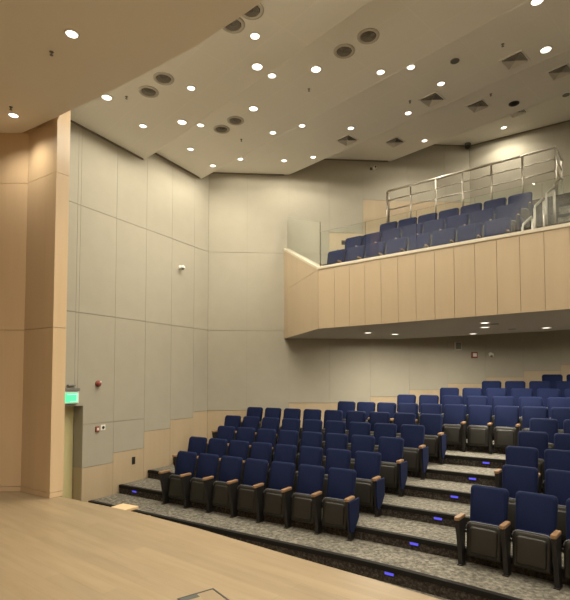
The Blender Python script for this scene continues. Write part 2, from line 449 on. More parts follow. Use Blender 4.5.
bmesh.ops.remove_doubles(mb.bm, verts=mb.bm.verts[:], dist=1e-4)
struct(mb.build('ceiling'))
mb = MB()  # dark strips along the walls, painted as the shade of an open ceiling gap
def paint_gap_shade(p, d, n, s0, s1):
    zs_ = None
    m_ = 40
    run = []
    for i in range(m_+1):
        s_ = s0+(s1-s0)*i/m_; x, y = p[0]+d[0]*s_, p[1]+d[1]*s_
        v = VN[0]*x+VN[1]*y
        flat = any(a-.01 <= v <= b_+.01 for (a, za), (b_, zb) in zip(PROF, PROF[1:]) if za == zb)
        if flat: run.append((s_, ceil_z(x, y)))
        if (not flat or i == m_) and len(run) > 1:
            a, z = run[0][0], run[0][1]; L_ = run[-1][0]-a
            mb.obox((p[0]+d[0]*a, p[1]+d[1]*a, z-.026), (d[0]*L_, d[1]*L_, 0), (n[0]*.03, n[1]*.03, 0), (0, 0, .025), 'gap_shade')
            run = []
        elif not flat: run = []
paint_gap_shade(lp, ld, ln, 4.8, CY-.04); paint_gap_shade(wp, WD, WN, .04, 7.05*KS); paint_gap_shade(k, d2, n2, 0.05, 8)
struct(mb.build('gap_shade_strip'))
mb = MB(); mb.box(-13, XR+.2, -5.1, 21, 9.55, 9.65, 'void'); struct(mb.build('roof'))

# ------------------------------------------------------------------ balcony
BP = Vector((-4.41, 9.31)); BN = Vector((.156, .988)); BD = Vector((.988, -.156))
BW = Vector(wall_pt(1.99*KS))+Vector((WN[0], WN[1]))*.012
def bt(w, t): p = BP+BD*w+BN*t; return (p.x, p.y)
ZU, ZP = 3.65, 4.93; ZW = kz(5.94)
REG = [(BW.x, BW.y), (BP.x, BP.y), bt(13.4, 0), (XR-.02, 12.9), (kx, ky-.03)]
def region(t0, t1, upper=True):
    poly = [bt(-6, t0), bt(15, t0), bt(15, t1), bt(-6, t1)]
    sd = (BW-BP).normalized()
    poly = clip(poly, lambda x, y: (x-BP.x)*sd.y-(y-BP.y)*sd.x)
    if len(poly) > 2: poly = clip(poly, lambda x, y: (x-XW)*WN[0]+(y-CY)*WN[1]-.03)
    if len(poly) > 2: poly = clip(poly, lambda x, y: XR-.02-x)
    if len(poly) > 2 and upper: poly = clip(poly, lambda x, y: (x-kx)*n2[0]+(y-ky)*n2[1]-.03)
    if len(poly) > 2 and not upper: poly = clip(poly, lambda x, y: (x-QW[0])*n3[0]+(y-QW[1])*n3[1]-.03)
    return poly
mb = MB()
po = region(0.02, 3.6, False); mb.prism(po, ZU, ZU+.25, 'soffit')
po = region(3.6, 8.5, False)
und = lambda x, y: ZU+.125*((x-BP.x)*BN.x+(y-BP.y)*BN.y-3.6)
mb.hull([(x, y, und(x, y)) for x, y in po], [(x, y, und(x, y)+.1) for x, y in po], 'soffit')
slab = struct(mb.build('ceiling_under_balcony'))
TB = [(.12, 1.30, 4.68), (1.30, 2.10, 5.19), (2.10, 2.88, 5.63), (2.88, 6.5, 6.45)]
for t0, t1, z in TB:
    mb = MB(); mb.prism(region(t0, t1), 4.3, z, 'carpet')
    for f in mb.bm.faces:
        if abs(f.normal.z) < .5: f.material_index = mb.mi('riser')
    struct(mb.build('balcony_floor'))
# parapet: solid core, veneer panels, cream cap
mb = MB()
core = [(BW.x, BW.y), (BP.x, BP.y), bt(13.3, 0), bt(13.3, .12), bt(.05, .12), (BW.x+.1, BW.y+.06)]
zt = {0: ZW, 5: ZW}
mb.hull([(x+BN.x*.015, y+BN.y*.015, ZU+.01) for x, y in core], [(x+BN.x*.015, y+BN.y*.015, zt.get(i, ZP)) for i, (x, y) in enumerate(core)], 'gap')
par = struct(mb.build('balcony_parapet'))
js = [0, .41]+[.41+.358*i for i in range(1, 37)]
for a, b_ in zip(js, js[1:]):
    mb = MB(); x0, y0 = bt(a+.003, 0); L_ = b_-a-.006
    mb.obox((x0, y0, ZU), (BD.x*L_, BD.y*L_, 0), (BN.x*-.015, BN.y*-.015, 0), (0, 0, ZP-ZU), 'veneer'); mb.build('front_panel', par)
sd = (BP-BW); sl = sd.length; sd.normalize(); sn = Vector((sd.y, -sd.x))
mb = MB()
x0, y0 = BW; mb.obox((x0, y0, ZU), (sd.x*sl, sd.y*sl, 0), (sn.x*.015, sn.y*.015, 0), (0, 0, ZP-ZU-.004), 'veneer'); mb.build('side_panel', par)
mb = MB()
A_, B_ = BW, BP
mb.hull([(A_.x, A_.y, ZP+.002), (B_.x, B_.y, ZP+.002), (A_.x, A_.y, ZW)],
        [(A_.x+sn.x*.015, A_.y+sn.y*.015, ZP+.002), (B_.x+sn.x*.015, B_.y+sn.y*.015, ZP+.002), (A_.x+sn.x*.015, A_.y+sn.y*.015, ZW)], 'veneer')
mb.build('side_panel', par)
mb = MB()
x0, y0 = bt(-.01, -.03)
mb.obox((x0, y0, ZP), (BD.x*13.3, BD.y*13.3, 0), (BN.x*.17, BN.y*.17, 0), (0, 0, .06), 'cap', .006)
mb.build('parapet_cap', par)
mb = MB()
e = sn*.03; f_ = -sn*.14
mb.hull([(A_.x+e.x, A_.y+e.y, ZW), (B_.x+e.x, B_.y+e.y, ZP), (B_.x+f_.x, B_.y+f_.y, ZP), (A_.x+f_.x, A_.y+f_.y, ZW)],
        [(A_.x+e.x, A_.y+e.y, ZW+.06), (B_.x+e.x, B_.y+e.y, ZP+.06), (B_.x+f_.x, B_.y+f_.y, ZP+.06), (A_.x+f_.x, A_.y+f_.y, ZW+.06)], 'cap')
mb.build('parapet_cap', par)
# glass balustrade
t = thing('glass_balustrade', 'low clear frameless glass balustrade along the top of the balcony front', 'balustrade', (*bt(0, .05), ZP+.06))
gj = [0.015, 1.11, 2.2, 3.27, 4.33, 5.4, 6.5]
def lc(p): return (p[0]-bt(0, .05)[0], p[1]-bt(0, .05)[1])
for a, b_ in zip(gj, gj[1:]):
    mb = MB(); x0, y0 = lc(bt(a+.006, .05)); L_ = b_-a-.012
    mb.obox((x0, y0, .0), (BD.x*L_, BD.y*L_, 0), (BN.x*.012, BN.y*.012, 0), (0, 0, .77), 'glass'); mb.build('glass_panel', t)
t = thing('glass_balustrade', 'raked clear glass panel on the short angled side of the balcony', 'balustrade', (*bt(0, .05), ZP+.06))
mb = MB()
o = -sn*.05
a0 = lc((A_.x+o.x+sd.x*.07, A_.y+o.y+sd.y*.07)); b0 = lc((B_.x+o.x-sd.x*.02, B_.y+o.y-sd.y*.02)); g = sn*.012
dz = ZW-ZP
mb.hull([(a0[0], a0[1], dz-.04), (b0[0], b0[1], .02), (b0[0]+g.x, b0[1]+g.y, .02), (a0[0]+g.x, a0[1]+g.y, dz-.04)],
        [(a0[0], a0[1], dz+.86), (b0[0], b0[1], 1.0), (b0[0]+g.x, b0[1]+g.y, 1.0), (a0[0]+g.x, a0[1]+g.y, dz+.86)], 'glass')
mb.build('glass_panel', t)

# guard railing behind the gallery seats
RT = 3.0; rz = 6.45
t = thing('guard_railing', 'long steel guard railing with three rails behind the upper balcony seats', 'railing', (*bt(.15, RT), rz))
def rl(w, tt, z): p = bt(w, tt); o_ = bt(.15, RT); return (p[0]-o_[0], p[1]-o_[1], z)
ws = [.15+i*(4.1-.15)/6 for i in range(7)]
for w in ws:
    mb = MB(); mb.tube([rl(w, RT, 0), rl(w, RT, 1.08)], .022, 'steel'); mb.build('post', t)
mb = MB(); mb.tube([rl(4.1, RT+.75, 0), rl(4.1, RT+.75, 1.08)], .022, 'steel'); mb.build('post', t)
mb = MB(); mb.tube([rl(.15, RT+.1, .0), rl(.15, RT+.1, 1.0), rl(.15, RT+.06, 1.07), rl(.18, RT+.0, 1.09), rl(4.1, RT, 1.09), rl(4.1, RT+.8, 1.09)], .027, 'steel'); mb.build('top_rail', t)
for z in (.84, .58):
    mb = MB(); mb.tube([rl(.15, RT, z), rl(4.1, RT, z), rl(4.1, RT+.78, z)], .015, 'steel'); mb.build('middle_rail', t)
# stair handrail hoops
for i, (w, t0, z) in enumerate([(3.86, .85, 4.68), (3.94, 1.5, 5.19), (4.02, 2.22, 5.63), (4.08, 2.75, 5.63)]):
    h = thing('stair_handrail', ['lowest', 'second lowest', 'second highest', 'highest'][i]+' of the short bent steel handrails beside the balcony stair', 'handrail', (*bt(w, t0), z), 0, 'short steel handrails on the balcony stair')
    def hl(dw, dt, z_): v = BD*dw+BN*dt; return (v.x, v.y, z_)
    up = .35 if i == 3 else 0
    for dt, top in ((0, .62+up), (.34, .86+up)):
        mb = MB(); mb.tube([hl(.1*(dt > 0), dt, 0 if not (dt > 0 and i < 3) else 0), hl(.1*(dt > 0), dt, top)], .024, 'steel'); mb.build('post', h)
    mb = MB(); mb.tube([hl(0, 0, .60+up), hl(.01, .03, .68+up), hl(.09, .30, .87+up), hl(.1, .34, .84+up)], .024, 'steel'); mb.build('bent_rail', h)
# stair blocks in the balcony aisle
mb = MB()
for i, (t0, z) in enumerate([(.95, 4.68+.17), (1.12, 4.68+.34), (1.75, 5.19+.15), (1.92, 5.19+.3), (2.5, 5.63+.27), (2.69, 5.63+.54)]):
    t1 = [1.3, 1.3, 2.1, 2.1, 2.88, 2.88][i]; zb = [4.68, 4.68, 5.19, 5.19, 5.63, 5.63][i]
    mb.prism([bt(4.18, t0), bt(5.3, t0), bt(5.3, t1-.004), bt(4.18, t1-.004)], zb, z, 'carpet')
    a = bt(4.18, t0); mb.obox((a[0], a[1], z-.05), (BD.x*1.12, BD.y*1.12, 0), (-BN.x*.01, -BN.y*.01, 0), (0, 0, .056), 'nosing')
struct(mb.build('balcony_stair'))

# ------------------------------------------------------------------ auditorium chairs
HW = .2765
def rrect(w, h, r, n=5):                    # rounded rectangle outline centred in x, from z=0 up, square-ish bottom
    pts = []
    for cx, cz, a0, rr in ((w-r, h-r, 0, r), (-w+r, h-r, 90, r), (-w+.02, .02, 180, .02), (w-.02, .02, 270, .02)):
        for i in range(n+1):
            a = R(a0+90*i/n); pts.append((cx+rr*math.cos(a), cz+rr*math.sin(a)))
    return pts
def slab_mesh(mb, outline, z0, y0, tilt, thick, m, bulge=.0, taper=0., bev=.014):
    """upright slab whose front face looks to -Y; tilt leans the top back"""
    b2 = bmesh.new(); H = max(p[1] for p in outline)
    ca, sa = math.cos(tilt), math.sin(tilt)
    def tr(x, h, d):
        x2 = x*(1-taper*(1-h/H)); return Vector((x2, y0+h*sa+d*ca, z0+h*ca-d*sa))
    n = len(outline)
    cx, cz = 0, H/2
    rings = []
    for sc, d in ((1-.14, -bulge), (1-.05, -bulge*.55), (1, .012), (1, thick-.012), (.96, thick)):
        rings.append([b2.verts.new(tr(cx+(x-cx)*sc, cz+(z-cz)*sc, d)) for x, z in outline])
    for a, b_ in zip(rings, rings[1:]):
        for i in range(n):
            f = b2.faces.new((a[i], a[(i+1) % n], b_[(i+1) % n], b_[i])); f.smooth = True
    f = b2.faces.new(rings[0]); f.smooth = True; b2.faces.new(rings[-1][::-1])
    bmesh.ops.recalc_face_normals(b2, faces=b2.faces[:])
    mb.join(b2, m)
def make_side(mb):                          # tapering steel stanchion below an armrest, x centred on 0
    prof = [(-.06, .012), (.055, .012), (.06, .20), (.085, .585), (-.155, .585), (-.155, .53), (-.11, .36), (-.075, .18)]
    w = .026
    mb.hull([(-w, y, z) for y, z in prof], [(w, y, z) for y, z in prof], 'dark')
def make_arm(mb):
    b2 = bmesh.new()
    out = [(-.33, -.026), (.05, -.026), (.05, .026), (-.33, .026)]
    out = []
    for i in range(7):
        a = R(90+180*i/6); out.append((-.155+.034*math.cos(a), .034*math.sin(a)))
    out += [(.07, -.030), (.07, .030)]
    zs_ = [(.586, .88), (.594, 1), (.618, 1), (.627, .86)]
    rings = [[b2.verts.new((x*sc, y if sc == 1 else y*.98-.001, z)) for y, x in out] for z, sc in zs_]
    n = len(out)
    for a, b_ in zip(rings, rings[1:]):
        for i in range(n): b2.faces.new((a[i], a[(i+1) % n], b_[(i+1) % n], b_[i]))
    b2.faces.new(rings[0][::-1]); b2.faces.new(rings[-1])
    bmesh.ops.recalc_face_normals(b2, faces=b2.faces[:])
    mb.join(b2, 'arm')
def make_chair(end, bw=.237, arm=1.):
    t = thing('auditorium_seat', 'seat', 'seat')
    mb = MB(); slab_mesh(mb, rrect(bw, .54, .06), .45, .145, R(13), .055, 'blue', .03, .06); bk = mb.build('backrest', t)
    mb = MB(); slab_mesh(mb, rrect(.225, .50, .05), .40, .193, R(13), .025, 'dark', .0, .05); mb.build('back_shell', bk)
    mb = MB(); slab_mesh(mb, rrect(.222, .43, .075), .125, -.02, R(7), .05, 'under', .02, .05); st = mb.build('seat', t)
    st['label'] = 'folded up seat with charcoal shell underneath'
    mb = MB(); slab_mesh(mb, rrect(.172, .33, .045), .172, -.0465, R(7), .03, 'under', .008, .04); mb.build('shell_panel', st)
    mb = MB(); slab_mesh(mb, rrect(.212, .40, .06), .15, .035, R(7), .065, 'blue', .0, .04); mb.build('seat_cushion', st)
    o_ = rrect(.2205, .428, .075)
    ca, sa = math.cos(R(7)), math.sin(R(7))
    pts = [(x*(1-.05*(1-h/.43)), -.021+h*sa-.004, .127+h*ca) for x, h in o_ if h > .30]
    mb = MB(); mb.tube(pts, .006, 'piping', 6); mb.build('seat_piping', st)
    mb = MB(); mb.box(-.20, .20, .05, .085, .20, .24, 'dark'); mb.box(-HW+.02, HW-.02, .06, .10, .385, .42, 'dark'); mb.build('support_bar', t)
    for sx in ([-1, 1] if end else [-1]):
        mb = MB(); make_side(mb); sp = mb.build('side_panel', t, (sx*HW, 0, 0))
        mb = MB(); make_arm(mb); mb.build('armrest', t, (sx*HW, 0, 0)).scale = (arm, arm, 1)
        mb = MB(); mb.box(-.035, .035, -.085, .06, .0, .014, 'dark', .005); mb.build('foot', t, (sx*HW, 0, 0))
    if end:
        mb = MB()
        prof = [(-.13, .15), (-.05, .11), (.075, .19), (.19, .30), (.20, .582), (-.165, .582), (-.16, .35)]
        mb.hull([(.0265, y, z) for y, z in prof], [(.048, y*.97, .135+(z-.135)*.985) for y, z in prof], 'blue')
        pn = mb.build('end_panel', t, (HW, 0, 0)); pn['label'] = 'navy upholstered aisle end panel'
    return t
protos = {False: make_chair(False), True: make_chair(True), 'balcony': make_chair(False, .262, .55), 'balcony end': make_chair(True, .262, .55)}
used = {k_: False for k_ in protos}
def place(x, y, z, rz, label, group, end):
    if used[end]: o = copy_tree(protos[end])
    else: o = protos[end]; used[end] = True
    o.location = (x, y, z); o.rotation_euler = (0, 0, rz); o.name = 'auditorium_seat'
    o['label'] = label; o['category'] = 'seat'; o['group'] = group
    return o
LB = {1: (-6.25, -2.95, 7), 2: (-6.67, -2.81, 8), 3: (-6.52, -2.65, 8), 4: (-6.93, -2.46, 9), 5: (-6.81, -2.28, 9)}
CB = {6: (-4.55, 12), 7: (-3.25, 10), 8: (-2.36, 8), 9: (-1.45, 6), 10: (-.08, 4)}
RB = {1: (-.785, 4), 2: (-.47, 4), 3: (-.49, 4), 4: (-.36, 4), 5: (-.21, 4)}
WHERE = {1: 'front row', 2: 'second row', 3: 'third row', 4: 'fourth row', 5: 'fifth row', 6: 'long sixth row', 7: 'seventh row', 8: 'eighth row', 9: 'ninth row', 10: 'rearmost row'}
def slope(kk, x): return math.atan2(rowY(kk, x+.05)-rowY(kk, x-.05), .1)
def put_row(kk, xs, lab, grp, last_end):
    for i, x in enumerate(xs):
        a = slope(kk, x); end = last_end and i == len(xs)-1
        yb = rowY(kk, x); rx, ry = x+.27*math.sin(a), yb-.27*math.cos(a)
        place(rx, ry, tier_z(kk)+.001, a, lab(i, len(xs)), grp, end)
for kk, (x0, x1, n) in LB.items():
    put_row(kk, [x0+(x1-x0)*i/(n-1) for i in range(n)],
            lambda i, n_, kk=kk: f"{'aisle-end' if i == n_-1 else ORD[i+1]} navy seat from the left, {WHERE[kk]} of the lower left block", f'navy seats in the {WHERE[kk]} of the left block', True)
for kk, (x0, n) in CB.items():
    put_row(kk, [x0+.553*i if kk > 6 else x0+.521*i+.0 for i in range(n)],
            lambda i, n_, kk=kk: f"{ORD[i+1]} navy seat from the left, {WHERE[kk]} under the balcony", f'navy seats in the {WHERE[kk]} under the balcony', False)
for kk, (x0, n) in RB.items():
    put_row(kk, [x0+.545*i for i in range(n)],
            lambda i, n_, kk=kk: f"{ORD[i+1]} navy seat from the aisle, {WHERE[kk]} of the right block", f'navy seats in the {WHERE[kk]} of the right block', False)
for nm, tt, z, w0, pw, n, wh in [('A', 1.2, 4.68, -.29, .52, 8, 'lowest'), ('B', 2.0, 5.19, -.28, .52, 8, 'middle'), ('C', 2.75, 5.63, .31, .52, 7, 'highest')]:
    for i in range(n):
        w = w0+pw*i; x, y = bt(w, tt-.27)
        o = place(x, y, z+.001, math.atan2(BD.y, BD.x), f'{ORD[i+1]} navy balcony seat from the left in the {wh} row behind the glass', f'navy seats in the {wh} balcony row', 'balcony end' if i == n-1 else 'balcony')
        o.scale = (.94, 1, 1)

# ------------------------------------------------------------------ step lights on the risers
SL = [(kk, x, 'aisle') for kk, x in ((1, -1.88), (2, -1.76), (3, -1.6), (4, -1.5), (5, -1.33), (6, -1.2))]+[(2, -7.5, 'wall')]
for kk, x, wh in SL:
    lab = f'blue step light on the {ORD[kk]} aisle riser counted from the stage' if wh == 'aisle' else 'blue step light on the riser beside the left wall'
    y = noseY(kk, x)
    t = thing('step_light', lab, 'light', (x, y, tier_z(kk)-.078), slope(kk, x), 'blue step lights on the risers')
    mb = MB(); mb.box(-.075, .075, -.012, .0, -.03, .03, 'dark', .003); mb.build('housing', t)
    mb = MB(); mb.box(-.06, .06, -.016, -.012, -.016, .016, 'led'); mb.build('lens', t)

# ------------------------------------------------------------------ lamps
def make_downlight(r):
    t = thing('downlight', 'x', 'light')
    mb = MB(); mb.lathe([(r*1.0, 0.0), (r*1.28, -.0), (r*1.24, -.008), (r*1.02, -.012), (r*1.0, -.004)], 'trimring'); mb.build('trim_ring', t)
    mb = MB(); mb.lathe([(r*1.0, -.002), (r*.98, -.006), (r*.5, -.008), (.002, -.0085)], 'lens'); mb.build('lens', t)
    return t
DL = {'big': make_downlight(.080), 'small': make_downlight(.064), 'stage': make_downlight(.064)}
dused = {'big': False, 'small': False, 'stage': False}
spot = {}
for nm, e_, s_ in (('hall', 90, 138), ('hall_front', 52, 176), ('wallside', 27, 146), ('wallside_front', 22, 176), ('step_edge', 76, 100), ('rear', 66, 152), ('stage', 120, 145), ('stage_wall', 60, 140), ('under', 150, 168)):
    l = bpy.data.lights.new('lamp_'+nm, 'SPOT'); l.energy = e_; l.color = (1., .92, .74); l.spot_size = R(s_); l.spot_blend = {'hall': .4, 'hall_front': .3, 'wallside': .15, 'wallside_front': .15, 'rear': .4}.get(nm, 1.); l.shadow_soft_size = .08
    spot[nm] = l
def downlight(x, y, z, kind, sp, label, group):
    if dused[kind]: o = copy_tree(DL[kind])
    else: o = DL[kind]; dused[kind] = True
    o.location = (x, y, z); o.name = 'downlight'; o['label'] = label; o['category'] = 'light'; o['group'] = group
    lo = bpy.data.objects.new('lamp', spot[sp]); C.objects.link(lo); lo.parent = o; lo.location = (0, 0, -.03)
HL = {  # hall ceiling bands, in order from the left as the camera sees them: (v, w, size)
 'band nearest the stage': [(3.27, -7.95, 'big'), (4.16, -8.39, 'small'), (4.63, -7.76, 'big'), (4.18, -6.73, 'small'), (4.18, -5.07, 'small'), (4.63, -5.56, 'big')],
 'second band from the stage': [(5.64, -9.08, 'small'), (5.24, -8.07, 'small'), (6.48, -9.43, 'small'), (5.64, -6.88, 'big'), (5.24, -5.9, 'small'), (6.5, -7.29, 'small'), (5.66, -5.28, 'big'), (6.5, -4.59, 'small')],
 'third band from the stage': [(7.13, -9.2, 'small'), (7.97, -8.52, 'small'), (7.13, -7.06, 'small'), (8.36, -7.9, 'small'), (7.97, -6.41, 'small'), (8.36, -5.24, 'small'), (7.14, -4.41, 'small'), (7.95, -4.29, 'small'), (7.18, -2.37, 'big'), (8.37, -2.65, 'big')],
 'fourth band from the stage': [(10.43, -6.09, 'small')],
 'rearmost band above the balcony': [(12.19, -4.88, 'small')]}
for band, ls in HL.items():
    for i, (v, w, s_) in enumerate(ls):
        x, y = kp(vw(v, w))
        lab = f'{ORD[i+1]} round downlight from the left in the ceiling {band}' if len(ls) > 1 else f'only round downlight in the ceiling {band}'
        downlight(x, y, ceil_z(x, y)-.001, s_, 'rear' if v > 10 else 'step_edge' if v in (5.24, 7.13, 7.14, 7.18) else ('wallside' if min(x-XW, (x-XW)*WN[0]+(y-CY)*WN[1]) < 1.3 else 'hall')+('' if v > 4.7 else '_front'), lab, f'downlights in the ceiling {band}')
for i, (v, w) in enumerate([(3.7, -3.0), (4.4, -.8), (4.4, 1.6), (4.4, 4), (5.7, -1.5), (5.7, .8), (5.7, 3), (5.7, 5.4), (7.6, .2), (7.6, 2.6), (7.6, 5), (10.2, 0), (10.2, 2.6), (12.4, -1.4), (12.2, 1.6), (10.2, -2.6)]):  # lamps out of view, some rear ones added to brighten the upper back wall
    x, y = vw(v, w)
    if x > XR-.2 or y < scee(x)+.3: continue
    downlight(x, y, ceil_z(x, y)-.001, 'small', 'rear' if v > 10 else 'hall', 'recessed round downlight over the right-hand side of the hall, beyond the picture', 'downlights beyond the right edge of the picture')
for i, (x, y) in enumerate([(-6.9, 4.07), (-4.68, 3.40)]):
    downlight(x, y, ST-.001, 'stage', ['stage_wall', 'stage'][i], ['round downlight in the stage ceiling against the wooden side wall', 'round downlight in the middle of the tan stage ceiling'][i], 'downlights in the stage ceiling')
for x, y in [(-2.3, 2.7), (0, 2.1), (2.4, 1.3), (-4, .6), (-1.5, -.2), (1.2, -1), (4.5, -.5), (-3, -2.6), (1, -3.2)]:
    downlight(x, y, ST-.001, 'stage', 'stage', 'round downlight in the stage ceiling overhead, beyond the picture', 'stage downlights beyond the picture')
UL = [(-3.78, 10.64), (-3.34, 11.31), (-1.69, 12.1), (-1.16, 9.85), (-1.26, 10.7), (-.15, 11.43)]
UN = ['leftmost round downlight under the balcony, near its front', 'second round downlight from the left under the balcony', 'lowest-looking rear downlight in the middle under the balcony', 'round downlight nearest the balcony front above the right seats', 'middle downlight of the close trio under the balcony', 'rightmost round downlight under the balcony']
for (x, y), n_ in zip(UL, UN): downlight(x, y, ZU-.001, 'big', 'under', n_, 'downlights under the balcony')
for x, y in [(2.2, 9.6), (2.4, 11), (4.6, 9.6), (5, 11), (7, 9.6), (1.9, 13.2), (3.4, 13.6), (5.5, 12.6)]:  # unseen lamps; the deepest were added to brighten the wall below the balcony
    downlight(x, y, ZU-.001 if (x-BP.x)*BN.x+(y-BP.y)*BN.y < 3.6 else und(x, y)-.001, 'big', 'under', 'added round downlight under the balcony, beyond the right edge of the picture', 'under-balcony downlights beyond the picture')

# ------------------------------------------------------------------ ceiling fittings
def make_jet():
    t = thing('round_vent', 'x', 'air vent')
    mb = MB(); mb.lathe([(.155, 0), (.225, 0), (.222, -.014), (.19, -.03), (.165, -.022), (.155, 0)], 'jet_ring'); mb.build('outer_ring', t)
    mb = MB(); mb.lathe([(.002, -.003), (.158, -.003), (.158, 0), (.002, 0)], 'shade'); mb.build('plenum', t)
    mb = MB()
    for r_ in (.05, .095, .135): mb.lathe([(r_-.012, -.004), (r_+.010, -.020), (r_+.013, -.018), (r_-.008, -.003)], 'jet_blade_shaded')
    for a in range(0, 360, 45):
        c, s_ = math.cos(R(a)), math.sin(R(a)); mb.obox((c*.02-s_*.004, s_*.02+c*.004, -.016), (c*.14, s_*.14, 0), (s_*.008, -c*.008, 0), (0, 0, .01), 'jet_blade_shaded')
    mb.build('louvre', t)
    return t
JP = [(-5.86, 5.73), (-5.39, 5.59), (-3.73, 5.17), (-3.37, 5.08), (-5.86, 7.75), (-5.42, 7.62), (-2.77, 6.80), (-2.33, 6.67)]
JN = ['left round air vent of the pair beyond the stage ceiling, near the left wall', 'right round air vent of the pair beyond the stage ceiling, near the left wall',
      'round air vent half hidden behind the stage ceiling edge at the top', 'round air vent almost hidden by the stage ceiling edge at the very top',
      'left round air vent of the pair in the second ceiling band above the left wall', 'right round air vent of the pair in the second ceiling band above the left wall',
      'left round air vent of the pair at the top centre of the ceiling', 'right round air vent of the pair at the top centre of the ceiling']
jp = make_jet()
for i, ((x, y), n_) in enumerate(zip(map(kp, JP), JN)):
    o = jp if i == 0 else copy_tree(jp)
    o.location = (x, y, ceil_z(x, y)-.001); o.scale = (.76, .76, .76); tag(o, n_, 'air vent', 'round jet air vents in the hall ceiling')
def make_grille():
    t = thing('square_diffuser', 'x', 'air vent')
    S = .195
    mb = MB()
    for a in range(4):
        q_ = Matrix.Rotation(a*PI/2, 4, 'Z')
        mb.hull([q_ @ Vector(p) for p in ((-S, -S, -.012), (S, -S, -.012), (S-.035, -S+.035, -.006), (-S+.035, -S+.035, -.006))],
                [q_ @ Vector(p) for p in ((-S, -S, 0), (S, -S, 0), (S-.035, -S+.035, 0), (-S+.035, -S+.035, 0))], 'ceil')
    mb.build('frame', t)
    mb = MB(); mb.box(-S+.03, S-.03, -S+.03, S-.03, -.002, 0, 'void'); mb.build('plenum', t)
    mb = MB()
    for j in range(6):
        r0 = .134-.025*j; r1 = r0+.027
        for a in range(4):
            q_ = Matrix.Rotation(a*PI/2, 4, 'Z')
            pts = [Vector(p) for p in ((-r0, -r0, -.003), (r0, -r0, -.003), (r1, -r1, -.028), (-r1, -r1, -.028))]
            mb.hull([q_ @ p for p in pts], [q_ @ (p+Vector((0, .003, -.001))) for p in pts], 'louver')
    mb.build('louvre', t)
    return t
GP = [(-4.0, 9.97), (-3.35, 11.49), (-1.97, 9.30), (-1.33, 10.82), (-.67, 12.47), (-.49, 8.82), (.2, 10.37)]
GN = ['leftmost square air diffuser in the ceiling, third band', 'square air diffuser at the back left, near the wall above the camera', 'square air diffuser in the middle of the third ceiling band', 'square air diffuser in the middle of the fourth ceiling band',
      'square air diffuser in the rearmost ceiling band above the railing', 'rightmost square air diffuser of the third ceiling band, beside a downlight', 'square air diffuser at the right edge of the fourth ceiling band']
gp = make_grille()
for i, ((x, y), n_) in enumerate(zip(map(kp, GP), GN)):
    o = gp if i == 0 else copy_tree(gp)
    o.location = (x, y, ceil_z(x, y)-.001); o.rotation_euler = (0, 0, -HALL); tag(o, n_, 'air vent', 'square air diffusers in the hall ceiling')
def ceiling_dot(name, cat, x, y, z, label, group, kind):
    t = thing(name, label, cat, (x, y, z), 0, group)
    if kind == 'sprinkler':
        t.scale = (.65, .65, .8)
        mb = MB(); mb.lathe([(.002, 0), (.04, 0), (.038, -.008), (.014, -.012), (.012, -.045), (.002, -.046)], 'gmetal'); mb.build('body', t)
        mb = MB(); mb.lathe([(.002, -.056), (.03, -.056), (.03, -.052), (.002, -.052)], 'gmetal'); mb.tube([(-.014, 0, -.04), (-.012, 0, -.055)], .003, 'gmetal', 6); mb.tube([(.014, 0, -.04), (.012, 0, -.055)], .003, 'gmetal', 6); mb.build('deflector', t)
    elif kind == 'speaker':
        t.scale = (.62, .62, 1)
        mb = MB(); mb.lathe([(.10, 0), (.125, 0), (.122, -.008), (.10, -.01)], 'gmetal'); mb.build('rim', t)
        mb = MB(); mb.lathe([(.002, 0), (.101, 0), (.1, -.006), (.05, -.009), (.002, -.01)], 'louver'); mb.build('mesh_cover', t)
    else:
        mb = MB(); mb.lathe([(.085, 0), (.11, 0), (.108, -.01), (.085, -.012)], 'dark'); mb.build('rim', t)
        mb = MB(); mb.lathe([(.002, 0), (.086, 0), (.08, -.02), (.05, -.04), (.002, -.05)], 'void'); mb.build('dome', t)
for x, y, n_ in [(-3.69, 7.41, 'sprinkler head on the second ceiling band below the bright central downlight'), (-.63, 8.29, 'sprinkler head on the third ceiling band left of the right bright downlight'),
                 (-1.04, 10.49, 'sprinkler head on the fourth ceiling band between two square diffusers'), (-2.36, 9.14, 'sprinkler head left of the middle square diffuser'), (-5.75, 8.3, 'sprinkler head on the second ceiling band near the left vents'), (-6.3, 5.65, 'sprinkler head on the first ceiling band near the left wall')]:
    x, y = kp((x, y)); ceiling_dot('sprinkler', 'sprinkler', x, y, ceil_z(x, y)+.004, n_, 'sprinkler heads in the hall ceiling', 'sprinkler')
for x, y, n_ in [(-5.16, 3.48, 'sprinkler head in the stage ceiling beside the middle downlight'), (-6.73, 3.93, 'sprinkler head in the stage ceiling beside the downlight at the wooden wall')]:
    ceiling_dot('sprinkler', 'sprinkler', x, y, ST+.004, n_, 'sprinkler heads in the stage ceiling', 'sprinkler')
x, y = kp((-1.38, 8.34)); ceiling_dot('ceiling_speaker', 'speaker', x, y, ceil_z(x, y)-.001, 'round grey ceiling speaker in the third ceiling band', None, 'speaker')
x, y = kp((.34, 12.25)); ceiling_dot('ceiling_speaker', 'speaker', x, y, ceil_z(x, y)-.001, 'round grey ceiling speaker at the right edge of the rearmost band', None, 'speaker')
x, y = kp((-.65, 11.10)); ceiling_dot('ceiling_speaker', 'speaker', x, y, ceil_z(x, y)-.001, 'black round dome fitting in the ceiling beside the rear square diffuser', None, 'dome')
x, y = -1.02, 10.21; ceiling_dot('ceiling_speaker', 'speaker', x, y, ZU-.001, 'flat round grey speaker under the balcony near the trio of lights', None, 'speaker')
x, y = -.8, 11.42; ceiling_dot('ceiling_speaker', 'speaker', x, y, ZU-.001, 'flat round grey speaker at the rear under the balcony', None, 'speaker')

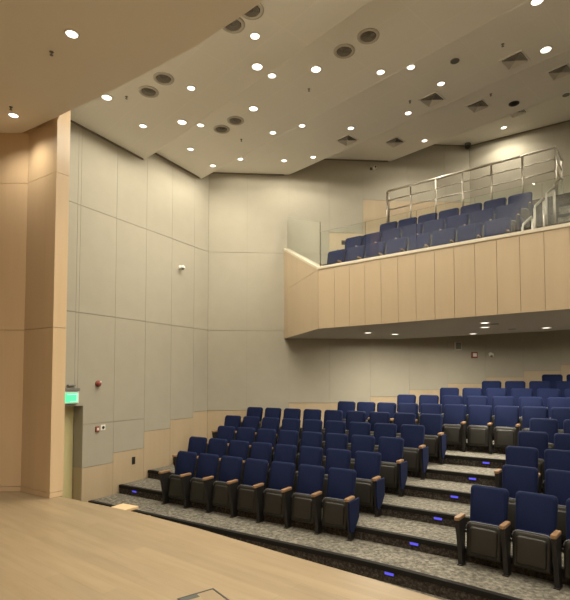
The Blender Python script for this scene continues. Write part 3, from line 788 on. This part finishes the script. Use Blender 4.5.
# ------------------------------------------------------------------ wall fittings
t = thing('exit_sign', 'green illuminated exit sign above the door on the left wall', 'sign', (XW, 5.76*KS, kz(2.12)))
mb = MB(); mb.box(.0, .075, -.20, .16, .0, .235, 'white', .006); mb.build('housing', t)
mb = MB(); mb.box(.075, .079, -.19, .125, .02, .20, 'exit'); fc = mb.build('lit_panel', t)
mb = MB()
mb.box(.0795, .081, -.04, .10, .035, .045, 'exit_pale'); mb.box(.0795, .081, .10, .115, .035, .19, 'exit_pale')
mb.box(.0795, .081, -.1, .10, .165, .178, 'exit_pale')
mb.build('pale_border', fc)
mb = MB(); mb.box(.0, .09, -.21, .17, .236, .29, 'gmetal', .004); mb.build('top_bar', t)
mb = MB(); mb.box(.0, .06, -.06, .10, .325, .355, 'gmetal', .004); mb.build('bracket', t)
def wall_dev(name, cat, label, y, z, build):
    t = thing(name, label, cat, (XW-.004, y*KS, kz(z))); build(t)
    if cat == 'alarm': t.scale = (.75, .75, .75)
    return t
def bell(t):
    mb = MB(); mb.lathe([(.085, 0), (.085, .03), (.06, .045), (.002, .045)], 'red', (0, 0, 0), 24, (1, 0, 0)); mb.build('base', t)
    mb = MB(); mb.lathe([(.05, .045), (.062, .07), (.05, .10), (.002, .115)], 'red', (0, -.01, -.01), 24, (1, 0, 0)); mb.build('sounder', t)
    mb = MB(); mb.lathe([(.022, 0), (.022, .012), (.002, .016)], 'white', (.06, .045, .045), 14, (1, 0, 0)); mb.build('strobe', t)
wall_dev('fire_alarm_sounder', 'alarm', 'red round fire alarm sounder on the left wall above the call point', 6.39, 2.48, bell)
def callp(t):
    mb = MB(); mb.box(0, .045, -.055, .055, -.075, .075, 'red', .01); mb.build('case', t)
    mb = MB(); mb.box(.045, .05, -.028, .034, -.03, .035, 'white', .002); mb.build('press_plate', t)
wall_dev('fire_call_point', 'alarm', 'small red call point with white plate on the left wall', 6.385, 1.595, callp)
def sock(t):
    mb = MB(); mb.box(0, .012, -.055, .055, -.055, .055, 'white', .003); mb.build('plate', t)
    mb = MB(); mb.lathe([(.03, .012), (.03, .02), (.002, .02)], 'void', (0, 0, 0), 16, (1, 0, 0)); mb.build('jack', t)
wall_dev('wall_socket', 'socket', 'pale square jack plate with black hole beside the red call point', 6.53, 1.615, sock)
def outl(t):
    mb = MB(); mb.box(0, .012, -.045, .045, -.08, .08, 'dark', .004); mb.build('plate', t)
    mb = MB(); mb.box(.012, .018, -.025, .025, -.045, .045, 'void', .003); mb.build('socket', t)
wall_dev('wall_outlet', 'socket', 'black outlet plate on the wooden wainscot of the left wall', 7.33, .85, outl)
def sens(t):
    mb = MB(); mb.lathe([(.06, 0), (.055, .02), (.03, .03), (.002, .03)], 'white', (0, 0, 0), 20, (1, 0, 0)); mb.build('base', t)
    mb = MB(); mb.tube([(.02, 0, 0), (.09, -.02, -.02)], .018, 'white'); mb.build('arm', t)
    mb = MB(); mb.lathe([(.05, -.03), (.055, .02), (.04, .05), (.002, .06)], 'white', (.12, -.03, -.02), 20, (.6, -.4, -.5)); mb.lathe([(.035, .058), (.03, .068), (.002, .07)], 'gmetal', (.12, -.03, -.02), 16, (.6, -.4, -.5)); mb.build('head', t)
wall_dev('wall_sensor', 'sensor', 'small white swivel sensor high on the left wall', 8.71, 5.24, sens)
AR = math.atan2(WN[1], WN[0])                # local +X looks out of the angled wall
def back_dev(name, cat, label, s, z, build):
    x, y = wall_pt(s*KS); t = thing(name, label, cat, (x, y, kz(z)), AR); build(t); return t
def abox(t):
    mb = MB(); mb.box(0, .06, -.12, .12, -.12, .12, 'red', .008); c = mb.build('case', t)
    mb = MB(); mb.box(.06, .066, -.07, .08, -.06, .07, 'white', .003); mb.build('front_plate', t)
back_dev('fire_alarm_box', 'alarm', 'red square fire alarm box on the back wall under the balcony', 7.08, 3.21, abox).scale = (.7, .7, .7)
back_dev('wall_sensor', 'sensor', 'small grey device on the back wall right of the red alarm box', 7.54, 3.23, sens)
def spk(t):
    mb = MB(); mb.box(0, .08, -.09, .09, -.12, .10, 'louver', .012); mb.build('case', t)
    mb = MB(); mb.box(.08, .085, -.075, .075, -.105, .085, 'gmetal', .003); mb.build('grille', t)
back_dev('wall_speaker', 'speaker', 'dark square speaker high on the back wall under the balcony', 6.62, 3.46, spk)
def cam(t):
    mb = MB(); mb.box(0, .03, -.05, .05, -.07, .07, 'white', .006); mb.build('mount', t)
    mb = MB(); mb.box(.03, .24, -.06, .05, -.06, .06, 'white', .012); h = mb.build('housing', t)
    mb = MB(); mb.lathe([(.045, 0), (.045, .012), (.002, .014)], 'void', (.24, -.005, 0), 18, (1, 0, 0)); mb.build('lens', h)
    mb = MB(); mb.box(.0, .05, -.2, -.11, -.06, .06, 'dark', .006); mb.build('junction_box', t)
back_dev('security_camera', 'camera', 'white boxy security camera on the upper wall left of the railing', 4.40, 8.21, cam).scale = (.6, .6, .6)
def outl2(t):
    mb = MB(); mb.box(0, .012, -.05, .05, -.06, .06, 'dark', .004); mb.build('plate', t)
    mb = MB(); mb.box(.012, .017, -.028, .028, -.03, .03, 'void', .003); mb.build('socket', t)
back_dev('wall_outlet', 'socket', 'black outlet on the wood panel behind the balcony seats', 3.55, 6.19, outl2)
x, y = wall_pt(6.95*KS); x += WN[0]*.12; y += WN[1]*.12
t = thing('dome_camera', 'black dome camera hanging at the corner of the ceiling above the railing', 'camera', (x, y, kz(8.94)-.01))
mb = MB(); mb.lathe([(.002, .009), (.08, .009), (.085, -.04), (.06, -.06), (.002, -.06)], 'gmetal'); mb.build('base', t)
mb = MB(); mb.lathe([(.075, -.05), (.072, -.09), (.05, -.125), (.002, -.14)], 'void'); mb.build('dome', t)

# ------------------------------------------------------------------ camera and view
F = 480.; PITCH = R(2.5)
cd = bpy.data.cameras.new('camera'); co = bpy.data.objects.new('camera', cd); C.objects.link(co)
cd.sensor_fit = 'HORIZONTAL'; cd.sensor_width = 36; cd.lens = 36*F/570
cd.shift_y = (379-F*math.tan(PITCH)-300)/570
cd.clip_start = .05; cd.clip_end = 100
co.location = (0, 0, EYE); co.rotation_euler = (R(90)+PITCH, 0, R(29.4))
SC.camera = co
w = bpy.data.worlds.new('world'); SC.world = w; w.use_nodes = True
w.node_tree.nodes['Background'].inputs['Color'].default_value = (1, .85, .65, 1)
w.node_tree.nodes['Background'].inputs['Strength'].default_value = 0.0
SC.view_settings.view_transform = 'Standard'; SC.view_settings.look = 'None'; SC.view_settings.gamma = 1
SC.view_settings.exposure = 0.50
SC.cycles.max_bounces = 10; SC.cycles.diffuse_bounces = 6; SC.cycles.transmission_bounces = 8
SC.cycles.sample_clamp_indirect = 6
